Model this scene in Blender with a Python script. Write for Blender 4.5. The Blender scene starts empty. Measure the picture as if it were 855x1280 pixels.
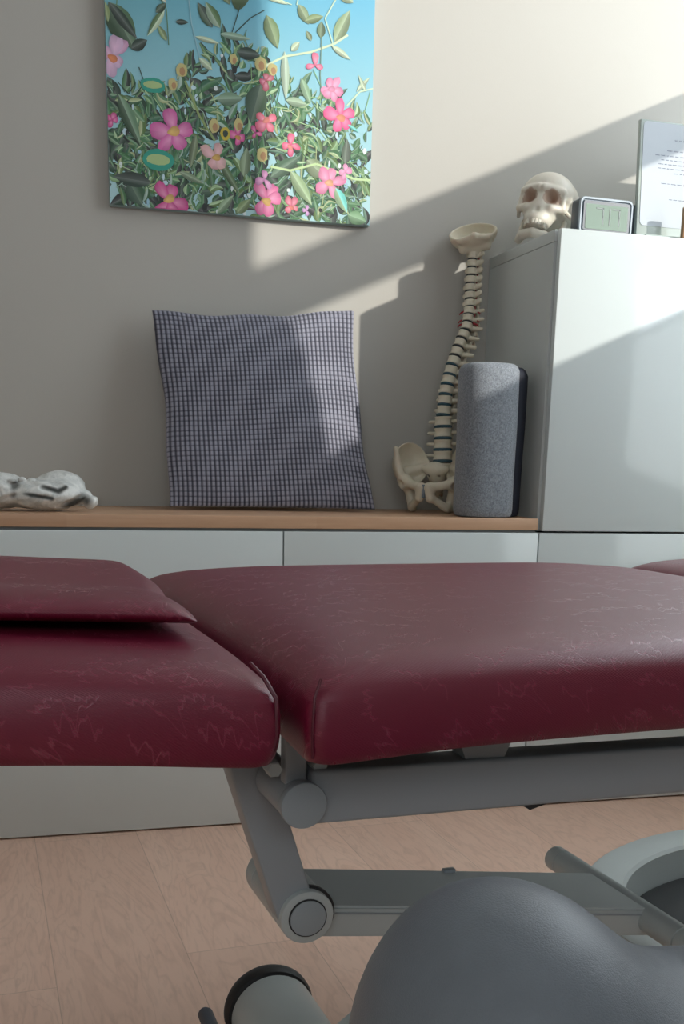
import bpy, bmesh, math, random
import numpy as np
from mathutils import Vector, Matrix
random.seed(7)
C = bpy.context.scene.collection
R = math.radians

# ------------------------------------------------------------------ helpers
def srgb(r, g, b):
    f = lambda c: (c/255/12.92) if c/255 <= .04045 else ((c/255+.055)/1.055)**2.4
    return (f(r), f(g), f(b), 1)

class NT:
    def __init__(s, name):
        s.m = bpy.data.materials.new(name); s.m.use_nodes = True
        s.n = s.m.node_tree.nodes; s.l = s.m.node_tree.links
        s.b = s.n['Principled BSDF']
    def node(s, t, **k):
        n = s.n.new(t)
        for a, v in k.items(): setattr(n, a, v)
        return n
    def put(s, sock, v):
        if hasattr(v, 'is_output') or isinstance(v, bpy.types.NodeSocket): s.l.new(v, sock)
        else: sock.default_value = v
    def math(s, op, a, b=None, c=None, clamp=False):
        n = s.node('ShaderNodeMath', operation=op, use_clamp=clamp)
        s.put(n.inputs[0], a)
        if b is not None: s.put(n.inputs[1], b)
        if c is not None: s.put(n.inputs[2], c)
        return n.outputs[0]
    def mix(s, f, a, b):
        n = s.node('ShaderNodeMix', data_type='RGBA')
        s.put(n.inputs[0], f); s.put(n.inputs[6], a); s.put(n.inputs[7], b)
        return n.outputs[2]
    def ramp(s, f, lo, hi):
        n = s.node('ShaderNodeMapRange'); n.clamp = True
        s.put(n.inputs[0], f); n.inputs[1].default_value = lo; n.inputs[2].default_value = hi
        return n.outputs[0]
    def co(s, scale=(1,1,1), rot=(0,0,0), kind='Object'):
        t = s.node('ShaderNodeTexCoord'); mp = s.node('ShaderNodeMapping')
        mp.inputs['Scale'].default_value = scale; mp.inputs['Rotation'].default_value = rot
        s.l.new(t.outputs[kind], mp.inputs[0]); return mp.outputs[0]
    def noise(s, v, scale, detail=2, rough=.5, dist=0):
        n = s.node('ShaderNodeTexNoise'); s.l.new(v, n.inputs['Vector'])
        n.inputs['Scale'].default_value = scale; n.inputs['Detail'].default_value = detail
        n.inputs['Roughness'].default_value = rough; n.inputs['Distortion'].default_value = dist
        return n.outputs[0]
    def bump(s, h, strength=.3, dist=.001, prev=None):
        n = s.node('ShaderNodeBump'); n.inputs['Strength'].default_value = strength
        n.inputs['Distance'].default_value = dist; s.l.new(h, n.inputs['Height'])
        if prev is not None: s.l.new(prev, n.inputs['Normal'])
        return n.outputs[0]
    def set(s, **k):
        for a, v in k.items(): s.put(s.b.inputs[a.replace('_', ' ')], v)
        return s

def plain(name, col, rough=.5, metal=0, var=.06, vscale=20, bscale=0, bstr=.15, bdist=.0005, **k):
    t = NT(name); v = t.co()
    n = t.noise(v, vscale, 3)
    c2 = tuple(min(1, x*(1-var)) for x in col[:3]) + (1,)
    t.set(Base_Color=t.mix(n, c2, col), Roughness=rough, Metallic=metal, **k)
    if bscale: t.set(Normal=t.bump(t.noise(v, bscale, 2), bstr, bdist))
    return t.m

def link(name, me, mat, parent=None):
    o = bpy.data.objects.new(name, me); C.objects.link(o)
    for m in (mat if isinstance(mat, (list, tuple)) else [mat]):
        if m: me.materials.append(m)
    if parent: o.parent = parent
    return o
def mesh(name, vs, fs, smooth=False):
    me = bpy.data.meshes.new(name); me.from_pydata([tuple(v) for v in vs], [], [tuple(f) for f in fs])
    if smooth: me.polygons.foreach_set('use_smooth', [True]*len(me.polygons))
    me.update(); return me
def from_bm(name, bm, mat, parent=None, smooth=False):
    bmesh.ops.recalc_face_normals(bm, faces=bm.faces)
    me = bpy.data.meshes.new(name); bm.to_mesh(me); bm.free()
    if smooth:
        me.polygons.foreach_set('use_smooth', [True]*len(me.polygons))
        me.set_sharp_from_angle(angle=R(40))
    return link(name, me, mat, parent)
def thing(name, label, cat, loc=(0,0,0), rot=(0,0,0), group=None):
    o = bpy.data.objects.new(name, None); C.objects.link(o); o.empty_display_size = .05
    o.location = loc; o.rotation_euler = rot; return tag(o, label, cat, group)
def tag(o, label, cat, group=None, kind=None):
    if label: o['label'] = label
    if cat: o['category'] = cat
    if group: o['group'] = group
    if kind: o['kind'] = kind
    return o
def struct(o): o['kind'] = 'structure'; return o

def box_bm(bm, lo, hi, M=None, bevel=0, mi=0):
    r = bmesh.ops.create_cube(bm, size=1)
    vs = r['verts']
    for v in vs:
        v.co = Vector([(lo[i]+hi[i])/2 + v.co[i]*(hi[i]-lo[i]) for i in range(3)])
    if bevel:
        es = list({e for v in vs for e in v.link_edges})
        g = bmesh.ops.bevel(bm, geom=es, offset=bevel, segments=3, affect='EDGES', profile=.5)
        vs = list({v for f in g['faces'] for v in f.verts} | {v for v in vs if v.is_valid})
    if M is not None:
        for v in vs: v.co = M @ v.co
    for f in {f for v in vs for f in v.link_faces}: f.material_index = mi
    return vs
def box(name, lo, hi, mat, parent=None, bevel=0, M=None):
    bm = bmesh.new(); box_bm(bm, lo, hi, M, bevel); return from_bm(name, bm, mat, parent, smooth=bevel > 0)
def frameM(a, b, up=(0,0,1)):
    a, b = Vector(a), Vector(b); z = (b-a).normalized(); x = Vector(up).cross(z)
    if x.length < 1e-4: x = Vector((1,0,0))
    x.normalize(); y = z.cross(x)
    M = Matrix((x, y, z)).transposed().to_4x4(); M.translation = a; return M, (b-a).length
def lathe_bm(bm, prof, M, n=40):
    """prof: list of (radius, height) along local z"""
    rings = []
    for r, h in prof:
        rings.append([bm.verts.new(M @ Vector((r*math.cos(2*math.pi*i/n), r*math.sin(2*math.pi*i/n), h))) for i in range(n)])
    for a, b in zip(rings, rings[1:]):
        for i in range(n): bm.faces.new((a[i], a[(i+1) % n], b[(i+1) % n], b[i]))
    bm.faces.new(rings[0][::-1]); bm.faces.new(rings[-1])
def cyl(name, a, b, r, mat, parent=None, bev=.002, n=48, r2=None, grooves=()):
    M, L = frameM(a, b); r2 = r if r2 is None else r2
    prof = [(r-bev, 0), (r-bev*.3, bev*.3), (r, bev)]
    for g in grooves: prof += [(r, g-.0012), (r-.0018, g-.0006), (r-.0018, g+.0006), (r, g+.0012)]
    prof += [(r2, L-bev), (r2-bev*.3, L-bev*.3), (r2-bev, L)]
    bm = bmesh.new(); lathe_bm(bm, prof, M, n); return from_bm(name, bm, mat, parent, smooth=True)
def bar_bm(bm, a, b, w, h, bevel=.003, up=(0,0,1)):
    M, L = frameM(a, b, up); box_bm(bm, (-w/2, -h/2, 0), (w/2, h/2, L), M, bevel)
def bar(name, a, b, w, h, mat, parent=None, bevel=.003, up=(0,0,1)):
    bm = bmesh.new(); bar_bm(bm, a, b, w, h, bevel, up); return from_bm(name, bm, mat, parent, smooth=True)
def tube_bm(bm, pts, r, n=8):
    pts = [Vector(p) for p in pts]; rings = []
    for i, p in enumerate(pts):
        d = (pts[min(i+1, len(pts)-1)] - pts[max(i-1, 0)]).normalized()
        x = d.orthogonal().normalized() if i == 0 else (px - d*px.dot(d)).normalized()
        px = x; y = d.cross(x); rr = r[i] if isinstance(r, (list, tuple)) else r
        rings.append([bm.verts.new(p + (x*math.cos(2*math.pi*k/n)+y*math.sin(2*math.pi*k/n))*rr) for k in range(n)])
    for a, b in zip(rings, rings[1:]):
        for k in range(n): bm.faces.new((a[k], a[(k+1) % n], b[(k+1) % n], b[k]))
    bm.faces.new(rings[0][::-1]); bm.faces.new(rings[-1])

# signed distance modelling: smooth unions polygonised with surface nets
def ell(P, c, r, M=None):
    q = P - np.array(c)
    if M is not None: q = q @ np.array(M)
    q = q/np.array(r); k = np.linalg.norm(q, axis=-1)
    return (k-1)*min(r)
def cap(P, a, b, r1, r2=None):
    a, b = np.array(a, float), np.array(b, float); r2 = r1 if r2 is None else r2
    t = np.clip(((P-a) @ (b-a))/((b-a) @ (b-a)), 0, 1)
    return np.linalg.norm(P-a-t[..., None]*(b-a), axis=-1) - (r1+(r2-r1)*t)
def smin(a, b, k): h = np.clip(.5+.5*(b-a)/k, 0, 1); return b*(1-h)+a*h-k*h*(1-h)
def smax(a, b, k): return -smin(-a, -b, k)
def nets(name, fn, lo, hi, h, mat, parent=None, colfn=None):
    n = [int((hi[i]-lo[i])/h)+2 for i in range(3)]
    ax = [lo[i]+np.arange(n[i])*h for i in range(3)]
    P = np.stack(np.meshgrid(*ax, indexing='ij'), -1); F = fn(P)
    S = F < 0; nc = [k-1 for k in n]
    acc = np.zeros(nc+[3]); cnt = np.zeros(nc)
    offs = [(i, j, k) for i in (0, 1) for j in (0, 1) for k in (0, 1)]
    sl = lambda A, o: A[o[0]:o[0]+nc[0], o[1]:o[1]+nc[1], o[2]:o[2]+nc[2]]
    for o in offs:
        for a in range(3):
            if o[a]: continue
            p = list(o); p[a] = 1
            f0, f1 = sl(F, o), sl(F, p); m = (f0 < 0) != (f1 < 0)
            t = np.where(m, f0/np.where(m, f0-f1, 1), 0)
            pos = sl(P, o)+0; pos[..., a] = pos[..., a]+t*h
            acc += pos*m[..., None]; cnt += m
    act = cnt > 0; idx = -np.ones(nc, int); idx[act] = np.arange(act.sum())
    V = acc[act]/cnt[act][:, None]; faces = []
    for a in range(3):
        b, c = (a+1) % 3, (a+2) % 3
        s0 = [slice(None)]*3; s1 = [slice(None)]*3; s0[a] = slice(0, -1); s1[a] = slice(1, None)
        m = S[tuple(s0)] != S[tuple(s1)]
        for e in np.argwhere(m):
            if e[b] == 0 or e[c] == 0 or e[b] >= nc[b] or e[c] >= nc[c]: continue
            q = []
            for db, dc in ((-1, -1), (0, -1), (0, 0), (-1, 0)):
                w = list(e); w[b] += db; w[c] += dc; q.append(idx[tuple(w)])
            if min(q) < 0: continue
            faces.append(q if S[tuple(e)] else q[::-1])
    me = mesh(name, V, faces, True)
    o = link(name, me, mat, parent)
    if colfn is not None:
        at = me.attributes.new('tint', 'FLOAT', 'POINT'); at.data.foreach_set('value', np.clip(colfn(V), 0, 1).astype('f'))
    return o
def smooth_mod(o, it=3):
    m = o.modifiers.new('smooth', 'SMOOTH'); m.iterations = it; m.factor = .5; return o

# ------------------------------------------------------------------ materials
def m_wall(name, col):
    t = NT(name); v = t.co()
    n = t.noise(v, 220, 3, .6); n2 = t.noise(v, 1.6, 2)
    t.set(Base_Color=t.mix(n2, col, tuple(c*.96 for c in col[:3])+(1,)), Roughness=.9, Normal=t.bump(n, .12, .001)); return t.m
WALL = m_wall('wall_paint', (.50, .485, .445, 1))
CEIL = m_wall('ceiling_paint', (.8, .79, .76, 1))
GREYPAINT = m_wall('outer_wall_paint', (.62, .61, .58, 1))

def m_floor():
    t = NT('oak_laminate'); v = t.co(rot=(0, 0, R(-4)))
    sp = t.node('ShaderNodeSeparateXYZ'); t.l.new(v, sp.inputs[0])
    W = .216; x = t.math('DIVIDE', t.math('ADD', sp.outputs[0], .063+.216*20), W); row = t.math('FLOOR', x)
    wn = t.node('ShaderNodeTexWhiteNoise', noise_dimensions='1D'); t.l.new(row, wn.inputs['W'])
    y = t.math('ADD', t.math('DIVIDE', sp.outputs[1], 1.3), wn.outputs[0]); col = t.math('FLOOR', y)
    cb = t.node('ShaderNodeCombineXYZ'); t.l.new(row, cb.inputs[0]); t.l.new(col, cb.inputs[1])
    w2 = t.node('ShaderNodeTexWhiteNoise', noise_dimensions='2D'); t.l.new(cb.outputs[0], w2.inputs['Vector'])
    fx = t.math('FRACT', x); fy = t.math('FRACT', y)
    ex = t.math('MULTIPLY', t.math('MINIMUM', fx, t.math('SUBTRACT', 1, fx)), W)
    ey = t.math('MULTIPLY', t.math('MINIMUM', fy, t.math('SUBTRACT', 1, fy)), 1.3)
    seam = t.math('SUBTRACT', 1, t.ramp(t.math('MINIMUM', ex, ey), 0, .0013))
    # grain: offset per plank, stretched along the plank
    cb2 = t.node('ShaderNodeCombineXYZ'); t.l.new(sp.outputs[0], cb2.inputs[0]); t.l.new(t.math('ADD', t.math('MULTIPLY', sp.outputs[1], .16), t.math('MULTIPLY', w2.outputs[0], 37)), cb2.inputs[1])
    g1 = t.noise(cb2.outputs[0], 8, 3, .5, 1.6); g2 = t.noise(cb2.outputs[0], 95, 3, .6, .6)
    rings = t.math('FRACT', t.math('MULTIPLY', g1, 11))
    rings = t.math('ABSOLUTE', t.math('SUBTRACT', rings, .5))
    base = t.mix(g1, (.76, .49, .37, 1), (.84, .60, .47, 1))
    base = t.mix(t.math('MULTIPLY', t.ramp(rings, .3, .5), .2), base, (.42, .245, .17, 1))
    base = t.mix(t.math('MULTIPLY', t.ramp(g2, .5, .75), .3), base, (.42, .27, .2, 1))
    tone = t.math('MULTIPLY_ADD', w2.outputs[0], .16, 0)
    base = t.mix(tone, base, (.40, .24, .17, 1))
    base = t.mix(t.math('MULTIPLY', seam, .45), base, (.2, .12, .08, 1))
    t.set(Base_Color=base, Roughness=.5, Normal=t.bump(t.math('SUBTRACT', g2, seam), .1, .0006)); return t.m
FLOOR = m_floor()

def m_board():
    t = NT('oiled_oak'); v = t.co(scale=(.9, 14, 14))
    g = t.noise(v, 3.2, 5, .6, .8); g2 = t.noise(t.co(scale=(4, 90, 90)), 3, 3, .6)
    sp = t.node('ShaderNodeSeparateXYZ'); t.l.new(t.co(), sp.inputs[0])
    st = t.node('ShaderNodeTexWhiteNoise', noise_dimensions='2D'); cb = t.node('ShaderNodeCombineXYZ')
    row = t.math('FLOOR', t.math('MULTIPLY', sp.outputs[1], 22))
    t.l.new(row, cb.inputs[0]); t.l.new(t.math('FLOOR', t.math('ADD', t.math('MULTIPLY', sp.outputs[0], 1.9), t.math('MULTIPLY', row, .37))), cb.inputs[1]); t.l.new(cb.outputs[0], st.inputs['Vector'])
    c = t.mix(g, (.48, .28, .165, 1), (.70, .46, .30, 1))
    c = t.mix(t.math('MULTIPLY', st.outputs[0], .35), c, (.42, .235, .13, 1))
    c = t.mix(t.math('MULTIPLY', g2, .3), c, (.33, .17, .09, 1))
    t.set(Base_Color=c, Roughness=.45, Normal=t.bump(g2, .1, .0004)); return t.m
OAK = m_board()
WHITE_GLOSS = plain('white_gloss_lacquer', (.64, .70, .70, 1), .09, var=.01, Coat_Weight=.5, Coat_Roughness=.03)
WHITE_MATT = plain('white_foil', (.62, .66, .65, 1), .38, var=.02)
DARKGAP = plain('shadow_joint_grey', (.16, .17, .17, 1), .6)
METAL = plain('grey_powder_coat', (.34, .375, .40, 1), .38, var=.05, vscale=6, bscale=900, bstr=.12, bdist=.0003)
METAL2 = plain('pale_grey_powder_coat', (.50, .545, .54, 1), .38, var=.08, vscale=9, bscale=900, bstr=.12, bdist=.0003)
CAPM = plain('grey_plastic_cap', (.34, .385, .41, 1), .42, var=.03, bscale=1200, bstr=.15, bdist=.0002)
BLACK = plain('black_rubber', (.012, .012, .013, 1), .55, var=.2, bscale=300)
DARKPL = plain('black_plastic', (.02, .022, .024, 1), .5, var=.2)

def m_vinyl():
    t = NT('burgundy_vinyl'); v = t.co()
    sp = t.node('ShaderNodeSeparateXYZ'); t.l.new(v, sp.inputs[0])
    u = t.math('ADD', sp.outputs[0], t.math('MULTIPLY', sp.outputs[2], .35)); w = t.math('ADD', sp.outputs[1], sp.outputs[2])
    cb = t.node('ShaderNodeCombineXYZ'); t.l.new(u, cb.inputs[0]); t.l.new(w, cb.inputs[1])
    nz = t.node('ShaderNodeTexNoise'); t.l.new(cb.outputs[0], nz.inputs['Vector']); nz.inputs['Scale'].default_value = 34; nz.inputs['Detail'].default_value = 1
    def squig(S, off, A, k, L, W, dens):
        mp = t.node('ShaderNodeMapping'); mp.inputs['Location'].default_value = (off, off*.7, 0); mp.inputs['Scale'].default_value = (S, S, 1)
        t.l.new(cb.outputs[0], mp.inputs[0])
        vo = t.node('ShaderNodeTexVoronoi', voronoi_dimensions='2D', feature='F1'); vo.inputs['Scale'].default_value = 1
        t.l.new(mp.outputs[0], vo.inputs['Vector'])
        sb = t.node('ShaderNodeVectorMath', operation='SUBTRACT'); t.l.new(mp.outputs[0], sb.inputs[0]); t.l.new(vo.outputs['Position'], sb.inputs[1])
        s2 = t.node('ShaderNodeSeparateXYZ'); t.l.new(sb.outputs[0], s2.inputs[0])
        sc = t.node('ShaderNodeSeparateColor'); t.l.new(vo.outputs['Color'], sc.inputs[0])
        ang = t.math('MULTIPLY_ADD', sc.outputs[0], 2.2, -.8)
        ca, sa = t.math('COSINE', ang), t.math('SINE', ang)
        X = t.math('ADD', t.math('MULTIPLY', s2.outputs[0], ca), t.math('MULTIPLY', s2.outputs[1], sa))
        Y = t.math('SUBTRACT', t.math('MULTIPLY', s2.outputs[1], ca), t.math('MULTIPLY', s2.outputs[0], sa))
        wob = t.math('MULTIPLY', t.math('SUBTRACT', nz.outputs[0], .5), .5)
        ph = t.math('ADD', t.math('MULTIPLY', X, k), t.math('MULTIPLY', sc.outputs[1], 6))
        cur = t.math('MULTIPLY', t.math('ADD', t.math('SINE', ph), t.math('MULTIPLY', t.math('SINE', t.math('MULTIPLY', ph, 2.3)), .45)), A)
        d = t.math('ABSOLUTE', t.math('SUBTRACT', t.math('ADD', Y, wob), cur))
        line = t.math('SUBTRACT', 1, t.ramp(d, W*.6, W*1.5))
        lm = t.math('SUBTRACT', 1, t.ramp(t.math('ABSOLUTE', X), L*.9, L))
        return t.math('MULTIPLY', t.math('MULTIPLY', line, lm), t.math('LESS_THAN', sc.outputs[2], dens))
    mk = t.math('MAXIMUM', squig(21, 3.1, .10, 24, .34, .028, .8), squig(27, 9.7, .05, 30, .30, .03, .8))
    mk = t.math('MAXIMUM', mk, squig(18, 5.3, .20, 15, .26, .02, .75))
    br_ = t.math('MULTIPLY_ADD', t.math('SINE', t.math('MULTIPLY', t.math('ADD', u, t.math('MULTIPLY', w, 1.25)), 2*math.pi/.0030)), .5, .5)
    mk = t.math('MULTIPLY', mk, t.math('MULTIPLY_ADD', t.ramp(br_, .15, .5), .45, .55))
    # twill ribs and fine grain
    rib = t.math('SINE', t.math('MULTIPLY', t.math('ADD', u, t.math('MULTIPLY', w, 1.25)), 2*math.pi/.0030))
    rib = t.math('MULTIPLY_ADD', rib, .5, .5)
    dash = t.math('MULTIPLY_ADD', t.math('SINE', t.math('MULTIPLY', t.math('SUBTRACT', u, w), 2*math.pi/.0022)), .5, .5)
    fine = t.noise(cb.outputs[0], 700, 2)
    h = t.math('ADD', t.math('MULTIPLY', rib, .5), t.math('ADD', t.math('MULTIPLY', fine, .9), t.math('MULTIPLY', dash, .2)))
    h = t.math('MULTIPLY', h, t.math('SUBTRACT', 1, t.math('MULTIPLY', mk, .8)))
    c = t.mix(t.math('MULTIPLY', rib, .25), (.15, .003, .025, 1), (.205, .006, .038, 1))
    c = t.mix(t.math('MULTIPLY', mk, .34), c, (.46, .12, .18, 1))
    t.set(Base_Color=c, Roughness=t.math('MULTIPLY_ADD', mk, -.2, .43), Normal=t.bump(h, .28, .0006), Specular_IOR_Level=.6, Coat_Weight=.16, Coat_Roughness=.38)
    return t.m
VINYL = m_vinyl()

def m_leatherette():
    t = NT('grey_leatherette'); v = t.co()
    vo = t.node('ShaderNodeTexVoronoi', feature='DISTANCE_TO_EDGE'); vo.inputs['Scale'].default_value = 520; t.l.new(v, vo.inputs['Vector'])
    n = t.noise(v, 60, 3)
    t.set(Base_Color=t.mix(n, (.145, .165, .19, 1), (.175, .20, .23, 1)), Roughness=.42, Normal=t.bump(t.math('ADD', t.ramp(vo.outputs[0], 0, .2), t.math('MULTIPLY', n, .4)), .18, .0006)); return t.m
LEATHER = m_leatherette()

def m_bone(name, a, b, inner):
    t = NT(name); v = t.co()
    n = t.noise(v, 35, 4, .6); at = t.node('ShaderNodeAttribute', attribute_name='tint')
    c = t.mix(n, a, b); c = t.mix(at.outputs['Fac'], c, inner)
    t.set(Base_Color=c, Roughness=.42, Normal=t.bump(t.noise(v, 160, 3), .2, .001), Subsurface_Weight=.05); return t.m
BONE = m_bone('bone_plastic', (.62, .56, .43, 1), (.74, .68, .55, 1), (.30, .17, .10, 1))
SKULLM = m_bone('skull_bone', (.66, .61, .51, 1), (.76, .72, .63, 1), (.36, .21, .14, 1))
DISC = plain('teal_disc', (.03, .085, .115, 1), .5)
DISCD = plain('dark_disc', (.035, .045, .05, 1), .5)
RED = plain('red_artery', (.35, .02, .03, 1), .5)
NERVE = plain('dark_rod', (.03, .04, .06, 1), .5)

# ------------------------------------------------------------------ camera
F, CX, CY = 1332.8945, 439.7721, 889.3413
yaw, pitch, roll = .2659, .2318, .024
f = Vector((math.sin(yaw)*math.cos(pitch), math.cos(yaw)*math.cos(pitch), -math.sin(pitch)))
r0 = Vector((math.cos(yaw), -math.sin(yaw), 0)); u0 = r0.cross(f)
r1 = math.cos(roll)*r0 + math.sin(roll)*u0; u1 = -math.sin(roll)*r0 + math.cos(roll)*u0
cd = bpy.data.cameras.new('camera'); cam = bpy.data.objects.new('camera', cd); C.objects.link(cam)
M = Matrix((r1, u1, -f)).transposed().to_4x4(); M.translation = (-1.0618, -2.2928, .8171); cam.matrix_world = M
cd.sensor_fit = 'VERTICAL'; cd.sensor_height = 24; cd.lens = F*24/1280
cd.shift_x = (427.5-CX)/1280; cd.shift_y = (CY-640)/1280; cd.clip_start = .02
bpy.context.scene.camera = cam

# ------------------------------------------------------------------ room
XL, XR, YB, YF, ZC = -3.3, .75, .40, -4.2, 2.62
struct(box('floor', (XL-.1, YF-.1, -.06), (XR+.1, YB+.1, 0), FLOOR))
struct(box('ceiling', (XL-.1, YF-.1, ZC), (XR+.1, YB+.1, ZC+.06), CEIL))
struct(box('wall_back', (XL-.1, YB, 0), (XR+.06, YB+.1, ZC), WALL))
struct(box('wall_left', (XL-.1, YF, 0), (XL, YB, ZC), GREYPAINT))
def wall_hole(name, axis, c0, c1, lo, hi, hlo, hhi, mat):
    bm = bmesh.new()
    for a0, a1, z0, z1 in ((lo, hlo[0], 0, ZC), (hhi[0], hi, 0, ZC), (hlo[0], hhi[0], 0, hlo[1]), (hlo[0], hhi[0], hhi[1], ZC)):
        if axis == 'x': box_bm(bm, (c0, a0, z0), (c1, a1, z1))
        else: box_bm(bm, (a0, c0, z0), (a1, c1, z1))
    return struct(from_bm(name, bm, mat))
WY0, WY1, WZ0, WZ1 = -1.245, .33, .60, 2.56
wall_hole('wall_right', 'x', XR, XR+.06, YF, YB, (WY0, WZ0), (WY1, WZ1), GREYPAINT)
wall_hole('wall_front', 'y', YF-.1, YF, XL, XR, (-2.7, 1.5), (-.5, 2.4), GREYPAINT)  # opening behind the camera is added to let in fill light
WFR = plain('white_window_frame', (.75, .76, .75, 1), .35)
# right-hand window: frame, wide transom, white pleated blind over its lower half
bm = bmesh.new()
X0, X1 = XR+.015, XR+.05
box_bm(bm, (X0, WY0, WZ1-.03), (X1, WY1, WZ1)); box_bm(bm, (X0, WY0, WZ0), (X1, WY1, WZ0+.05))
box_bm(bm, (X0, WY1-.04, WZ0), (X1, WY1, WZ1)); box_bm(bm, (X0+.02, WY0, 1.722), (X0+.03, WY1, 1.868))
w1 = struct(from_bm('window_1', bm, WFR))
t = NT('blind_cloth'); tr = t.node('ShaderNodeBsdfTranslucent'); tr.inputs[0].default_value = (.85, .86, .84, 1)
mx = t.node('ShaderNodeMixShader'); mx.inputs[0].default_value = .45; t.set(Base_Color=(.85, .86, .85, 1), Roughness=.8)
t.l.new(t.b.outputs[0], mx.inputs[1]); t.l.new(tr.outputs[0], mx.inputs[2]); t.l.new(mx.outputs[0], t.n['Material Output'].inputs[0])
BLIND = t.m
vs, fs = [], []; NP = 60; BT = 1.357
for i in range(NP+1):
    z = WZ0+.01+(BT-.02-WZ0-.01)*i/NP; x = XR+.006+(.006 if i % 2 else -.006)
    vs += [(x, WY0+.004, z), (x, WY1-.045, z)]
for i in range(NP): fs.append((2*i, 2*i+1, 2*i+3, 2*i+2))
bl = thing('pleated_blind', 'white pleated blind covering the lower half of the side window', 'blind', (0, 0, 0))
link('blind_cloth', mesh('blind_cloth', vs, fs), BLIND, bl)
box('top_rail', (XR-.006, WY0+.003, BT-.022), (XR+.014, WY1-.043, BT), WFR, bl)
bm = bmesh.new()
for a0, a1 in ((-2.7, -2.64), (-1.63, -1.57), (-.56, -.5)): box_bm(bm, (a0, YF-.08, 1.5), (a1, YF-.03, 2.4))
box_bm(bm, (-2.7, YF-.08, 1.5), (-.5, YF-.03, 1.55)); box_bm(bm, (-2.7, YF-.08, 2.35), (-.5, YF-.03, 2.4))
struct(from_bm('fill_window', bm, WFR))  # frame of the added fill-light window, never in view

# ------------------------------------------------------------------ lighting
w = bpy.data.worlds.new('sky'); bpy.context.scene.world = w; w.use_nodes = True
bg = w.node_tree.nodes['Background']; bg.inputs[0].default_value = (.86, .94, 1.0, 1); bg.inputs[1].default_value = 4.3
sun = bpy.data.lights.new('sun', 'SUN'); sun.energy = 3.4; sun.angle = R(.9); sun.color = (1, .955, .87)
so = bpy.data.objects.new('sun', sun); C.objects.link(so)
so.rotation_euler = Vector((-1, 1.17, -.443)).to_track_quat('-Z', 'Y').to_euler(); so.location = (3, -3, 3)
for nm, loc, rot, sx, sy in (('portal_side', (XR+.07, (WY0+WY1)/2, (WZ0+WZ1)/2), (0, R(90), 0), WZ1-WZ0, WY1-WY0),
                             ('portal_front', (-1.6, YF-.11, 1.95), (R(90), 0, 0), 2.2, .9)):
    l = bpy.data.lights.new(nm, 'AREA'); l.shape = 'RECTANGLE'; l.size = sx; l.size_y = sy; l.cycles.is_portal = True
    o = bpy.data.objects.new(nm, l); C.objects.link(o); o.location = loc; o.rotation_euler = rot
    if nm == 'portal_side': o.rotation_euler = Vector((-1, 0, 0)).to_track_quat('-Z', 'Z').to_euler(); l.size, l.size_y = WY1-WY0, WZ1-WZ0
    else: o.rotation_euler = Vector((0, 1, 0)).to_track_quat('-Z', 'Z').to_euler()
vs_ = bpy.context.scene.view_settings; vs_.view_transform = 'Standard'; vs_.look = 'None'; vs_.exposure = 0; vs_.gamma = 1; vs_.use_curve_mapping = False

# ------------------------------------------------------------------ sideboard
H, TOPZ, H2 = .6625, .6948, 1.3175
def low_unit(x0, x1, label):
    t = thing('low_cabinet', label, 'cabinet', ((x0+x1)/2, .2, 0))
    a = (x1-x0)/2
    bm = bmesh.new()
    box_bm(bm, (-a+.0005, -.178, 0), (-a+.018, .19, H-.001)); box_bm(bm, (a-.018, -.178, 0), (a-.0005, .19, H-.001))
    box_bm(bm, (-a+.018, -.176, H-.02), (a-.018, .19, H-.001)); box_bm(bm, (-a+.018, -.176, .0), (a-.018, .19, .018)); box_bm(bm, (-a+.018, .18, .018), (a-.018, .19, H-.02))
    from_bm('carcass', bm, WHITE_MATT, t)
    box('drawer_front', (-a+.0015, -.2, .335), (a-.0015, -.181, H), WHITE_GLOSS, t, .0012)
    box('drawer_front', (-a+.0015, -.2, .004), (a-.0015, -.181, .332), WHITE_GLOSS, t, .0012)
    return t
low_unit(-1.8, -.6, 'wide white low cabinet at left, under the rough pale ornament')
low_unit(-.6, 0, 'white low cabinet under the grey roller and the spine model')
low_unit(0, .6, 'white low cabinet directly under the tall glossy cabinet')
box('worktop', (-1.8, .004, H+.006), (-.002, .398, TOPZ), OAK, None, .0012)
tag(bpy.data.objects['worktop'], 'long oiled oak bench board lying on the white low cabinets', 'worktop')
bm = bmesh.new(); box_bm(bm, (-1.8, .012, H), (-.004, .39, H+.006)); 
tc = thing('tall_cabinet', 'tall white cabinet with glossy door standing on the low row at right', 'cabinet', (.3, .2, H+.0035))
hh = H2-H-.0035
bmS = bmesh.new()
box_bm(bmS, (-.297, -.178, 0), (-.279, .198, hh-.0255)); box_bm(bmS, (.279, -.178, 0), (.297, .198, hh-.0255))
box_bm(bmS, (-.279, .18, 0), (.279, .198, hh-.0255)); box_bm(bmS, (-.279, -.178, 0), (.279, .18, .018))
from_bm('carcass', bmS, WHITE_MATT, tc)
box('top_panel', (-.2975, -.179, hh-.0245), (.2975, .198, hh), WHITE_MATT, tc, .0008)
box('door', (-.292, -.2, .001), (.2985, -.181, hh-.0005), WHITE_GLOSS, tc, .0012)
bm2 = bm; o = from_bm('spacer_strip', bm2, DARKGAP, bpy.data.objects['worktop'])

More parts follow.
